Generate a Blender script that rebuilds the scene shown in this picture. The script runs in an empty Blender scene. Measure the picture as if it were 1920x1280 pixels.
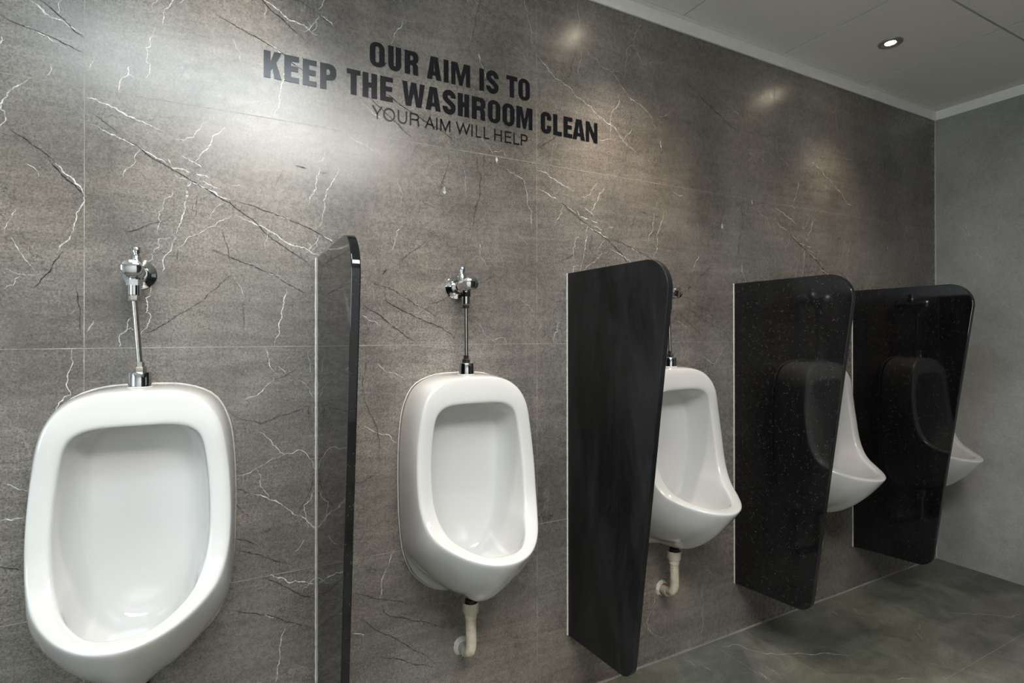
import bpy, bmesh, math, random
from mathutils import Matrix, Vector, noise
from mathutils.geometry import tessellate_polygon

# ---------------------------------------------------------------- camera, world, exposure
scene = bpy.context.scene
scene.view_settings.view_transform = 'Standard'
scene.view_settings.look = 'None'
scene.view_settings.gamma = 1.0
scene.view_settings.exposure = 0.18
scene.view_settings.use_curve_mapping = False

EYE = Vector((0.0, -1.5489, 1.2349))
YAW, PITCH, ROLL = (math.radians(a) for a in (27.6343, 0.1627, -0.0612))
fw0 = Vector((math.sin(YAW), math.cos(YAW), 0)); r0 = Vector((math.cos(YAW), -math.sin(YAW), 0)); u0 = Vector((0, 0, 1))
fw = fw0 * math.cos(PITCH) + u0 * math.sin(PITCH)
up = -fw0 * math.sin(PITCH) + u0 * math.cos(PITCH)
rt = r0 * math.cos(ROLL) + up * math.sin(ROLL)
up = -r0 * math.sin(ROLL) + up * math.cos(ROLL)
cam_data = bpy.data.cameras.new('camera')
cam = bpy.data.objects.new('camera', cam_data)
scene.collection.objects.link(cam)
cam.matrix_world = Matrix(((rt.x, up.x, -fw.x, EYE.x), (rt.y, up.y, -fw.y, EYE.y), (rt.z, up.z, -fw.z, EYE.z), (0, 0, 0, 1)))
cam_data.sensor_width = 36.0
cam_data.lens = 1010.45 / 1920 * 36.0
cam_data.shift_y = -16.76 / 1920
cam_data.clip_start = 0.01
scene.camera = cam

world = bpy.data.worlds.new('world'); scene.world = world
world.use_nodes = True
world.node_tree.nodes['Background'].inputs[0].default_value = (0.02, 0.021, 0.022, 1)
world.node_tree.nodes['Background'].inputs[1].default_value = 1.0

# light levels used by the lamp builders below
SPOT_W = (22.0, 46.0, 38.0)     # recessed downlights along the wall, far to near
SPOT_COL = (1.0, 0.86, 0.70)
LENS_GLOW = 55.0
PANELS = [               # flat ceiling panels over the middle of the room: x, y, sx, sy, colour, strength
    (0.40, -2.00, 1.10, 0.60, (1.0, 0.98, 0.95), 26.0),
    (-0.12, -1.37, 1.05, 0.60, (0.83, 0.95, 1.0), 13.5),
]
WINDOW_GLOW = ((0.78, 0.94, 1.0), 6.5)      # frosted daylight window in the left wall

# room measures (metres); wall with the urinals is y = 0, the room is at y < 0
XR, XL, YF, ZC, ZT = 3.4464, -2.4, -3.2, 2.456, 2.406
TX0, TZ0, TW, TH = -0.2958, 0.003, 1.2, 0.6      # wall tile grid
col = scene.collection

# ---------------------------------------------------------------- helpers
def link(name, me, mats, parent=None):
    o = bpy.data.objects.new(name, me)
    col.objects.link(o)
    for m in (mats if isinstance(mats, (list, tuple)) else [mats]):
        me.materials.append(m)
    if parent is not None:
        o.parent = parent
    return o

def obj(name, bm, mats, parent=None, smooth=None):
    me = bpy.data.meshes.new(name)
    bm.normal_update()
    bm.to_mesh(me); bm.free()
    o = link(name, me, mats, parent)
    if smooth is not None:
        me.polygons.foreach_set('use_smooth', [True] * len(me.polygons))
        if smooth < 179:
            me.set_sharp_from_angle(angle=math.radians(smooth))
    return o

def tag(o, label=None, cat=None, group=None, kind=None):
    if label: o['label'] = label
    if cat: o['category'] = cat
    if group: o['group'] = group
    if kind: o['kind'] = kind
    return o

def thing(name, label, cat, loc=(0, 0, 0), group=None):
    o = bpy.data.objects.new(name, None); col.objects.link(o)
    o.location = loc; o.empty_display_size = 0.05
    return tag(o, label, cat, group)

def children(o):
    return [c for c in bpy.data.objects if c.parent == o]

def copy_tree(o, parent=None):
    c = o.copy(); col.objects.link(c)
    if parent is not None: c.parent = parent
    for ch in children(o):
        copy_tree(ch, c)
    return c

def box(bm, x0, x1, y0, y1, z0, z1, mi=0, bev=0):
    vs = [bm.verts.new((x, y, z)) for x in (x0, x1) for y in (y0, y1) for z in (z0, z1)]
    idx = [(0, 1, 3, 2), (4, 6, 7, 5), (0, 4, 5, 1), (2, 3, 7, 6), (0, 2, 6, 4), (1, 5, 7, 3)]
    fs = []
    for f in idx:
        fc = bm.faces.new([vs[i] for i in f]); fc.material_index = mi; fs.append(fc)
    bmesh.ops.recalc_face_normals(bm, faces=fs)
    if bev:
        es = list({e for f in fs for e in f.edges})
        bmesh.ops.bevel(bm, geom=es, offset=bev, segments=2, affect='EDGES', profile=0.6)

def lathe(bm, prof, center, axis='z', seg=40, mi=0):
    """prof: (radius, height along axis) pairs; closed with caps where the radius is 0"""
    c = Vector(center)
    def P(r, h, a):
        p, q = r * math.cos(a), r * math.sin(a)
        if axis == 'z': return c + Vector((p, q, h))
        if axis == 'y': return c + Vector((p, h, q))
        return c + Vector((h, p, q))
    rings = []
    for r, h in prof:
        if r < 1e-6: rings.append([bm.verts.new(P(0, h, 0))])
        else: rings.append([bm.verts.new(P(r, h, 2 * math.pi * k / seg)) for k in range(seg)])
    fs = []
    for A, B in zip(rings, rings[1:]):
        for k in range(seg):
            k2 = (k + 1) % seg
            if len(A) == 1 and len(B) == 1: continue
            if len(A) == 1: vs = [A[0], B[k], B[k2]]
            elif len(B) == 1: vs = [A[k], A[k2], B[0]]
            else: vs = [A[k], A[k2], B[k2], B[k]]
            f = bm.faces.new(vs); f.material_index = mi; fs.append(f)
    bmesh.ops.recalc_face_normals(bm, faces=fs)

def tube(bm, pts, rad, seg=20, mi=0, cap=True):
    pts = [Vector(p) for p in pts]
    rads = rad if isinstance(rad, (list, tuple)) else [rad] * len(pts)
    n = len(pts); rings = []; prev = None
    for i, p in enumerate(pts):
        t = (pts[min(i + 1, n - 1)] - pts[max(i - 1, 0)]).normalized()
        if prev is None:
            a = t.orthogonal().normalized()
        else:
            a = (prev - t * prev.dot(t)).normalized()
        prev = a; b = t.cross(a)
        rings.append([bm.verts.new(p + (a * math.cos(2 * math.pi * k / seg) + b * math.sin(2 * math.pi * k / seg)) * rads[i]) for k in range(seg)])
    fs = []
    for A, B in zip(rings, rings[1:]):
        for k in range(seg):
            fs.append(bm.faces.new((A[k], A[(k + 1) % seg], B[(k + 1) % seg], B[k])))
    if cap:
        fs.append(bm.faces.new(rings[0])); fs.append(bm.faces.new(rings[-1]))
    for f in fs: f.material_index = mi
    bmesh.ops.recalc_face_normals(bm, faces=fs)

def spline(P, per=10):
    """Catmull-Rom through the points"""
    P = [Vector(p) for p in P]
    Q = [2 * P[0] - P[1]] + P + [2 * P[-1] - P[-2]]
    out = []
    for i in range(len(P) - 1):
        a, b, c, d = Q[i:i + 4]
        for k in range(per):
            f = k / per
            out.append(0.5 * (2 * b + (c - a) * f + (2 * a - 5 * b + 4 * c - d) * f * f + (3 * b - a - 3 * c + d) * f ** 3))
    return out + [P[-1]]

def smooth01(a, b, x):
    t = max(0.0, min(1.0, (x - a) / (b - a)))
    return t * t * (3 - 2 * t)

# ---------------------------------------------------------------- materials
class NT:
    def __init__(self, name):
        self.m = bpy.data.materials.new(name); self.m.use_nodes = True
        self.t = self.m.node_tree; self.b = self.t.nodes['Principled BSDF']
    def n(self, typ, **kw):
        nd = self.t.nodes.new(typ)
        ins = kw.pop('ins', {})
        for k, v in kw.items(): setattr(nd, k, v)
        for k, v in ins.items():
            if isinstance(v, bpy.types.NodeSocket): self.t.links.new(v, nd.inputs[k])
            else: nd.inputs[k].default_value = v
        return nd
    def l(self, a, b): self.t.links.new(a, b)
    def noise(self, vec, scale, detail=4, rough=0.55, dist=0.0):
        return self.n('ShaderNodeTexNoise', ins={'Vector': vec, 'Scale': scale, 'Detail': detail, 'Roughness': rough, 'Distortion': dist}).outputs['Fac']
    def ramp(self, fac, *stops):
        r = self.n('ShaderNodeValToRGB'); e = r.color_ramp.elements
        while len(e) < len(stops): e.new(0.5)
        for el, (p, c) in zip(e, stops):
            el.position = p; el.color = tuple(c) + (1,) if len(c) == 3 else c
        self.l(fac, r.inputs[0]); return r.outputs[0]
    def mix(self, fac, a, b, mode='MIX'):
        x = self.n('ShaderNodeMix', data_type='RGBA', blend_type=mode)
        for s, v in ((x.inputs[0], fac), (x.inputs[6], a), (x.inputs[7], b)):
            if isinstance(v, bpy.types.NodeSocket): self.l(v, s)
            else: s.default_value = v if not isinstance(v, tuple) or len(v) == 4 else v + (1,)
        return x.outputs[2]
    def math(self, op, a, b=0.0):
        x = self.n('ShaderNodeMath', operation=op)
        for s, v in ((x.inputs[0], a), (x.inputs[1], b)):
            if isinstance(v, bpy.types.NodeSocket): self.l(v, s)
            else: s.default_value = v
        return x.outputs[0]
    def bump(self, h, strength, dist):
        b = self.n('ShaderNodeBump', ins={'Height': h, 'Strength': strength, 'Distance': dist})
        self.l(b.outputs[0], self.b.inputs['Normal'])
    def obj(self): return self.n('ShaderNodeTexCoord').outputs['Object']
    def scaled(self, vec, s, rot=(0, 0, 0)):
        return self.n('ShaderNodeMapping', ins={'Vector': vec, 'Scale': s, 'Rotation': rot}).outputs[0]

def plain(name, c, rough=0.5, metal=0.0, spec=0.5, coat=0.0, var=0.06, vscale=30.0):
    t = NT(name); v = t.obj()
    f = t.noise(v, vscale, 3)
    c2 = tuple(min(1.0, x * (1 + var)) for x in c); c1 = tuple(x * (1 - var) for x in c)
    t.l(t.ramp(f, (0.3, c1), (0.7, c2)), t.b.inputs['Base Color'])
    t.b.inputs['Roughness'].default_value = rough; t.b.inputs['Metallic'].default_value = metal
    t.b.inputs['Specular IOR Level'].default_value = spec; t.b.inputs['Coat Weight'].default_value = coat
    t.b.inputs['Coat Roughness'].default_value = 0.05
    return t.m

def stone(name, dark, light, tint, rough=(0.24, 0.38), hair=0.35, streak=(1, 1, 1), srot=(0, 0, 0), spec=0.5, grain=0.35, scr_amt=0.4):
    t = NT(name); v = t.obj()
    cloud = t.noise(v, 2.3, 12, 0.58, 0.35)
    base = t.ramp(cloud, (0.36, dark), (0.64, light))
    st = t.noise(t.scaled(v, streak, srot), 2.4, 12, 0.60, 0.2)
    base = t.mix(0.45, base, t.ramp(st, (0.34, tuple(0.7 * c for c in dark)), (0.5, tuple(0.5 * (a + b) for a, b in zip(dark, light))), (0.66, tuple(1.25 * c for c in light))))
    scr = t.noise(t.scaled(v, (0.35, 1.0, 3.2) if name.startswith('grey') else (1, 1, 1), (0, 0.9, 0)), 9.0, 10, 0.7, 1.2)
    base = t.mix(scr_amt, base, t.ramp(scr, (0.40, (0.30, 0.30, 0.30)), (0.5, (0.5, 0.5, 0.5)), (0.62, (0.72, 0.72, 0.72))), 'OVERLAY')
    tn = t.noise(v, 1.4, 3, 0.5)
    base = t.mix(t.math('MULTIPLY', t.ramp(tn, (0.42, (0, 0, 0)), (0.62, (1, 1, 1))), 0.55), base, t.mix(1.0, base, tint, 'MULTIPLY'))
    g = t.noise(v, 210.0, 6, 0.72)
    base = t.mix(grain, base, t.ramp(g, (0.36, (0.12, 0.12, 0.12)), (0.5, (0.5, 0.5, 0.5)), (0.68, (0.95, 0.95, 0.95))), 'OVERLAY')
    gm = t.noise(v, 55.0, 8, 0.75, 0.1)
    base = t.mix(0.38, base, t.ramp(gm, (0.30, (0.36, 0.36, 0.36)), (0.5, (0.5, 0.5, 0.5)), (0.72, (0.66, 0.66, 0.66))), 'OVERLAY')
    # hair cracks: warped cell borders, light and dark
    w = t.n('ShaderNodeVectorMath', operation='MULTIPLY_ADD', ins={0: t.n('ShaderNodeTexNoise', ins={'Vector': v, 'Scale': 6.0, 'Detail': 7.0, 'Roughness': 0.65}).outputs['Color'], 1: (0.22, 0.22, 0.22), 2: v}).outputs[0]
    for sc, wd, c, amt, th in ((4.2, 0.006, (0.34, 0.32, 0.30), hair, 0.50), (6.5, 0.006, (0.018, 0.017, 0.016), hair * 1.3, 0.48), (11.0, 0.010, (0.30, 0.285, 0.27), hair * 0.6, 0.53)):
        vo = t.n('ShaderNodeTexVoronoi', feature='DISTANCE_TO_EDGE', ins={'Vector': t.scaled(w, (1, 1, 0.55), (0.0, 0.6, 0.0)), 'Scale': sc}).outputs['Distance']
        ln = t.ramp(vo, (0.0, (1, 1, 1)), (wd, (0, 0, 0)))
        msk = t.ramp(t.noise(v, 3.1 + sc * 0.2, 3), (th, (0, 0, 0)), (th + 0.1, (1, 1, 1)))
        base = t.mix(t.math('MULTIPLY', t.math('MULTIPLY', ln, msk), amt), base, c)
    # pale flecks
    fl = t.n('ShaderNodeTexVoronoi', ins={'Vector': v, 'Scale': 95.0, 'Randomness': 1.0})
    fm = t.math('MULTIPLY', t.math('LESS_THAN', fl.outputs['Distance'], 0.11), t.math('GREATER_THAN', t.noise(v, 22.0, 2), 0.50))
    base = t.mix(t.math('MULTIPLY', fm, 0.45), base, (0.45, 0.43, 0.40))
    t.l(base, t.b.inputs['Base Color'])
    rr = t.n('ShaderNodeMapRange', ins={'Value': gm, 'From Min': 0.3, 'From Max': 0.7, 'To Min': rough[0], 'To Max': rough[1]})
    t.l(rr.outputs[0], t.b.inputs['Roughness'])
    t.b.inputs['Specular IOR Level'].default_value = spec
    t.bump(g, 0.10, 0.0008)
    return t.m

M = {}
M['stone'] = stone('grey_veined_stone_tile', (0.092, 0.084, 0.076), (0.222, 0.204, 0.185), (1.08, 0.97, 0.86), streak=(1.0, 1.0, 0.45), srot=(0, 0.5, 0), spec=0.75, rough=(0.22, 0.33), hair=0.75, grain=0.75)
M['floor'] = stone('floor_stone_tile', (0.070, 0.070, 0.062), (0.20, 0.196, 0.168), (1.0, 1.0, 0.80), rough=(0.30, 0.5), hair=0.18, streak=(0.35, 1.6, 1.0), srot=(0, 0, 0.75))
M['side'] = stone('light_grey_concrete_tile', (0.265, 0.262, 0.252), (0.355, 0.350, 0.336), (1.02, 1.0, 0.94), rough=(0.42, 0.6), hair=0.10, grain=0.2, scr_amt=0.08)
M['vein_white'] = plain('pale_vein', (0.60, 0.59, 0.57), 0.3, var=0.45, vscale=60)
M['vein_dark'] = plain('dark_vein', (0.026, 0.024, 0.022), 0.85, spec=0.1, var=0.3)
M['grout'] = plain('beige_grout', (0.36, 0.33, 0.29), 0.7, var=0.2, vscale=80)
M['ceiling'] = plain('ceiling_board', (0.90, 0.885, 0.84), 0.75, var=0.03, vscale=120)
M['ceiling_gap'] = plain('ceiling_joint_shadow_gap', (0.03, 0.03, 0.03), 0.8)
M['trim'] = plain('white_painted_metal', (0.93, 0.915, 0.88), 0.55, var=0.03)
M['added_dark'] = plain('added_dark_wall_part', (0.05, 0.048, 0.046), 0.5)  # dark finish added on the unseen front wall to dim the right end
M['plaster'] = plain('painted_plaster', (0.78, 0.78, 0.77), 0.8, var=0.04)
M['ceramic'] = plain('glazed_white_ceramic', (0.635, 0.630, 0.622), 0.07, spec=0.5, coat=0.6, var=0.006, vscale=6)
M['chrome'] = plain('chrome', (0.62, 0.63, 0.64), 0.07, metal=1.0, var=0.05, vscale=80)
M['nickel'] = plain('brushed_nickel', (0.55, 0.52, 0.48), 0.22, metal=1.0, var=0.15, vscale=120)
M['pvc'] = plain('ivory_plastic', (0.62, 0.57, 0.47), 0.38, var=0.08)
M['hose'] = plain('ivory_corrugated_hose', (0.60, 0.53, 0.42), 0.45, var=0.16, vscale=45)
M['grey_pvc'] = plain('grey_plastic_pipe', (0.47, 0.47, 0.46), 0.4)
M['rubber'] = plain('black_rubber', (0.03, 0.028, 0.026), 0.5)
M['rust'] = plain('rust_red_ring', (0.28, 0.09, 0.045), 0.6, var=0.3)
M['putty'] = plain('white_sealing_plaster', (0.62, 0.59, 0.53), 0.8, var=0.15, vscale=90)
M['sealant'] = plain('white_sealant', (0.58, 0.56, 0.53), 0.5, var=0.12, vscale=60)
M['letter'] = plain('gloss_black_vinyl', (0.005, 0.005, 0.008), 0.21, spec=0.36, var=0.1)
M['lamp_rim'] = plain('lamp_rim_metal', (0.42, 0.41, 0.39), 0.35, metal=0.6)

def granite(name, r0, r1, dust, speck=0.5, spec=0.75):
    t = NT(name); v = t.obj()
    sp = t.n('ShaderNodeTexVoronoi', ins={'Vector': v, 'Scale': 240.0})
    s1 = t.math('MULTIPLY', t.math('LESS_THAN', sp.outputs['Distance'], 0.22), t.math('GREATER_THAN', t.noise(v, 55.0, 3), 0.57))
    d = t.ramp(t.noise(t.scaled(v, (1, 1, 0.3)), 9.0, 9, 0.7, 0.5), (0.42, (0, 0, 0)), (0.72, (1, 1, 1)))
    base = t.mix(t.math('MULTIPLY', d, dust), (0.004, 0.004, 0.0045), (0.085, 0.085, 0.09))
    base = t.mix(t.math('MULTIPLY', s1, speck), base, (0.16, 0.16, 0.165))
    t.l(base, t.b.inputs['Base Color'])
    rr = t.n('ShaderNodeMapRange', ins={'Value': d, 'To Min': r0, 'To Max': r1})
    t.l(rr.outputs[0], t.b.inputs['Roughness'])
    t.b.inputs['Specular IOR Level'].default_value = spec
    return t.m
M['granite'] = granite('polished_black_granite', 0.03, 0.08, 0.05, 0.5, 0.55)
M['granite_dusty'] = granite('dull_black_granite', 0.34, 0.5, 0.20, 0.25, 0.3)
M['granite_speckled'] = granite('speckled_black_granite', 0.04, 0.13, 0.08, 0.9, 0.6)

def glow(name, c, s):
    m = bpy.data.materials.new(name); m.use_nodes = True; t = m.node_tree
    t.nodes.remove(t.nodes['Principled BSDF'])
    e = t.nodes.new('ShaderNodeEmission'); e.inputs[0].default_value = tuple(c) + (1,); e.inputs[1].default_value = s
    t.links.new(e.outputs[0], t.nodes['Material Output'].inputs[0]); return m

TILE_VEINS = [('W',3,[(-0.295,1.781),(-0.275,1.779),(-0.251,1.771),(-0.223,1.757),(-0.202,1.749),(-0.171,1.738),(-0.145,1.727)]),
('W',2.5,[(-0.287,1.718),(-0.265,1.711),(-0.248,1.703),(-0.232,1.697),(-0.221,1.694),(-0.2,1.685),(-0.189,1.678)]),
('D',1.6,[(-0.221,1.694),(-0.2,1.686),(-0.189,1.678),(-0.171,1.663),(-0.152,1.653),(-0.137,1.644),(-0.124,1.636),(-0.105,1.626),(-0.087,1.616)]),
('W',2.6,[(-0.189,1.678),(-0.171,1.669),(-0.156,1.66),(-0.137,1.651)]),
('W',4,[(-0.126,1.642),(-0.111,1.642),(-0.087,1.636)]),
('W',3.5,[(-0.074,1.634),(-0.068,1.632),(-0.046,1.627)]),
('W',1.5,[(-0.189,1.678),(-0.196,1.666),(-0.201,1.655),(-0.198,1.646),(-0.207,1.632),(-0.22,1.62),(-0.222,1.608),(-0.231,1.596)]),
('W',2,[(-0.126,1.645),(-0.133,1.662)]),
('W',2.5,[(-0.086,1.615),(-0.097,1.593),(-0.093,1.58),(-0.097,1.559)]),
('W',2.5,[(-0.078,1.663),(-0.068,1.674),(-0.048,1.705),(-0.04,1.722),(-0.038,1.734),(-0.011,1.762)]),
('W',2.2,[(-0.105,1.676),(-0.091,1.669),(-0.078,1.662),(-0.062,1.651)]),
('W',1.8,[(-0.118,1.712),(-0.101,1.712),(-0.08,1.723),(-0.074,1.74),(-0.048,1.77)]),
('W',2,[(-0.068,1.616),(-0.054,1.615),(-0.042,1.61),(-0.026,1.604)]),
('W',2.5,[(0.003,1.617),(0.024,1.618)]),
('D',1,[(-0.285,1.747),(-0.253,1.724),(-0.232,1.708)]),
('D',1,[(-0.128,1.643),(-0.122,1.626)]),
('W',1.5,[(-0.122,1.626),(-0.113,1.618),(-0.089,1.617)]),
('W',3.5,[(-0.084,1.611),(-0.062,1.602),(-0.034,1.593),(-0.02,1.582),(0.004,1.577)]),
('D',1.8,[(-0.117,1.633),(-0.088,1.617),(-0.064,1.602),(-0.04,1.591),(-0.022,1.58),(0,1.571),(0.019,1.554),(0.036,1.542),(0.055,1.53),(0.072,1.512),(0.099,1.485),(0.112,1.479),(0.141,1.457),(0.167,1.441),(0.199,1.418)]),
('D',1.4,[(0.004,1.578),(0.023,1.573),(0.044,1.57),(0.066,1.564),(0.097,1.555),(0.112,1.549),(0.144,1.538),(0.167,1.532),(0.19,1.522),(0.216,1.51),(0.235,1.498),(0.257,1.488),(0.286,1.472)]),
('W',2.2,[(0.101,1.553),(0.121,1.545),(0.146,1.537)]),
('W',2.2,[(0.218,1.508),(0.235,1.5),(0.257,1.486)]),
('W',3,[(0.011,1.539),(0.036,1.53),(0.066,1.518),(0.092,1.506),(0.114,1.494),(0.132,1.48),(0.146,1.473),(0.167,1.47),(0.19,1.462),(0.216,1.451)]),
('W',1.4,[(-0.117,1.443),(-0.105,1.453),(-0.096,1.467),(-0.08,1.48),(-0.05,1.501),(-0.022,1.522),(0.007,1.54)]),
('W',2.6,[(-0.088,1.613),(-0.096,1.594),(-0.092,1.578),(-0.099,1.555),(-0.1,1.537),(-0.104,1.523),(-0.106,1.509),(-0.117,1.479)]),
('W',1.2,[(-0.014,1.567),(-0.026,1.56),(-0.034,1.55),(-0.042,1.538),(-0.046,1.524)]),
('W',1.2,[(0.235,1.738),(0.225,1.712),(0.211,1.702)]),
('W',2,[(0.219,1.692),(0.216,1.675),(0.21,1.657),(0.209,1.631),(0.192,1.607),(0.185,1.578)]),
('W',2,[(0.267,1.7),(0.259,1.671),(0.245,1.643),(0.235,1.62),(0.228,1.601),(0.231,1.584),(0.225,1.543),(0.209,1.521)]),
('W',1.4,[(0.216,1.507),(0.213,1.497),(0.199,1.476),(0.19,1.462),(0.176,1.45)]),
('W',1.4,[(0.211,1.489),(0.209,1.474),(0.197,1.456)]),
('W',1.4,[(0.185,1.484),(0.197,1.473),(0.192,1.466)]),
('D',1,[(-0.042,1.448),(-0.01,1.434)]),
('D',1,[(-0.072,1.583),(-0.075,1.526)]),
('D',0.9,[(-0.08,1.562),(-0.086,1.527)]),
('W',1,[(0.086,1.506),(0.083,1.479),(0.081,1.46)]),
('D',1,[(0.128,1.677),(0.112,1.641),(0.103,1.616)]),
('D',2,[(0.155,1.688),(0.183,1.684)]),
('D',1.5,[(0.216,1.677),(0.24,1.677)]),
('D',1,[(-0.016,1.499),(-0.006,1.46),(0,1.419)]),
('D',1.3,[(-0.04,1.449),(0,1.431),(0.035,1.417),(0.06,1.409),(0.084,1.399),(0.113,1.387),(0.14,1.367),(0.167,1.352),(0.208,1.334)]),
('W',2,[(0.084,1.399),(0.105,1.391),(0.125,1.38)]),
('W',2.6,[(0.132,1.356),(0.134,1.343),(0.127,1.327),(0.121,1.292),(0.115,1.263),(0.116,1.244),(0.114,1.234),(0.103,1.205)]),
('D',1.1,[(-0.15,1.255),(-0.108,1.286),(-0.062,1.319),(-0.031,1.35),(0.007,1.392)]),
('D',1,[(-0.113,1.445),(-0.113,1.413)]),
('D',1,[(0.032,1.326),(0.032,1.285),(0.029,1.247)]),
('W',1,[(0.007,1.392),(0.021,1.362),(0.032,1.326)]),
('W',2.5,[(-0.117,1.474),(-0.126,1.444),(-0.14,1.425),(-0.142,1.403),(-0.144,1.385)]),
('W',2,[(-0.16,1.371),(-0.165,1.355),(-0.169,1.327),(-0.178,1.322),(-0.175,1.309),(-0.178,1.287),(-0.17,1.285),(-0.171,1.265),(-0.176,1.25),(-0.187,1.241),(-0.189,1.232)]),
('W',2.6,[(-0.203,1.276),(-0.213,1.267),(-0.215,1.247),(-0.227,1.236),(-0.23,1.224),(-0.231,1.204)]),
('W',1.6,[(-0.126,1.473),(-0.151,1.467),(-0.151,1.447),(-0.167,1.428),(-0.164,1.415),(-0.175,1.408)]),
('W',1.6,[(-0.215,1.247),(-0.209,1.25),(-0.202,1.245)]),
('W',1.5,[(-0.292,1.241),(-0.285,1.253),(-0.279,1.268)]),
('D',1.2,[(-0.117,1.277),(-0.158,1.248),(-0.178,1.239)]),
('W',1.5,[(-0.124,1.588),(-0.126,1.572),(-0.138,1.566),(-0.145,1.547),(-0.143,1.539),(-0.152,1.531),(-0.152,1.513),(-0.148,1.507),(-0.154,1.493),(-0.158,1.477)]),
('D',1.1,[(-0.22,1.472),(-0.186,1.49),(-0.158,1.504),(-0.134,1.513)]),
('D',1.3,[(0.595,1.79),(0.593,1.764),(0.588,1.742),(0.578,1.715),(0.568,1.676),(0.555,1.644)]),
('D',1.6,[(0.689,1.803),(0.689,1.753),(0.7,1.738),(0.698,1.676),(0.684,1.636),(0.675,1.58),(0.668,1.548)]),
('D',1.1,[(0.711,1.801),(0.709,1.756)]),
('D',1.2,[(0.736,1.792),(0.736,1.753)]),
('W',1.6,[(0.759,1.776),(0.804,1.759),(0.857,1.736),(0.869,1.697),(0.88,1.647),(0.883,1.61),(0.888,1.577)]),
('W',7,[(0.756,1.805),(0.756,1.795),(0.758,1.782)]),
('W',9,[(0.578,1.684),(0.579,1.673),(0.58,1.662)]),
('W',1.5,[(0.297,1.787),(0.331,1.775),(0.378,1.759)]),
('W',1,[(0.435,1.693),(0.447,1.652),(0.441,1.606)]),
('D',1,[(0.497,1.802),(0.475,1.753)]),
('D',1.1,[(0.5,1.631),(0.502,1.61),(0.495,1.588)]),
('D',1.1,[(0.503,1.629),(0.552,1.617)]),
('D',1.1,[(0.519,1.549),(0.565,1.523)]),
('W',1.6,[(0.447,1.556),(0.426,1.512),(0.414,1.478)]),
('W',2,[(0.694,1.524),(0.698,1.495)]),
('W',1,[(0.632,1.764),(0.649,1.722),(0.652,1.661)]),
('W',1,[(0.815,1.567),(0.876,1.531)]),
('D',1.1,[(0.334,1.4),(0.369,1.378),(0.402,1.371),(0.45,1.345),(0.487,1.322),(0.532,1.302),(0.571,1.278)]),
('D',1.7,[(0.39,1.361),(0.402,1.329),(0.438,1.309),(0.481,1.289),(0.522,1.271),(0.565,1.256),(0.598,1.237),(0.615,1.221)]),
('D',1.6,[(0.331,1.321),(0.366,1.299),(0.405,1.27),(0.438,1.246),(0.462,1.225),(0.487,1.213)]),
('W',2,[(0.331,1.288),(0.348,1.278),(0.387,1.258)]),
('D',1.2,[(0.435,1.444),(0.475,1.477),(0.519,1.514)]),
('W',1.1,[(0.481,1.331),(0.535,1.296)]),
('W',1,[(0.469,1.298),(0.522,1.32)]),
('D',1,[(0.522,1.32),(0.591,1.35)]),
('W',1.3,[(0.696,1.518),(0.698,1.492),(0.716,1.461),(0.723,1.442)]),
('W',1.2,[(0.68,1.279),(0.705,1.25),(0.741,1.214),(0.781,1.224),(0.792,1.205)]),
('D',1.1,[(0.759,1.428),(0.694,1.392)]),
('W',1.2,[(0.841,1.388),(0.837,1.358),(0.876,1.328),(0.899,1.305)]),
('D',4,[(0.402,1.421),(0.39,1.407)])]
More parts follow.
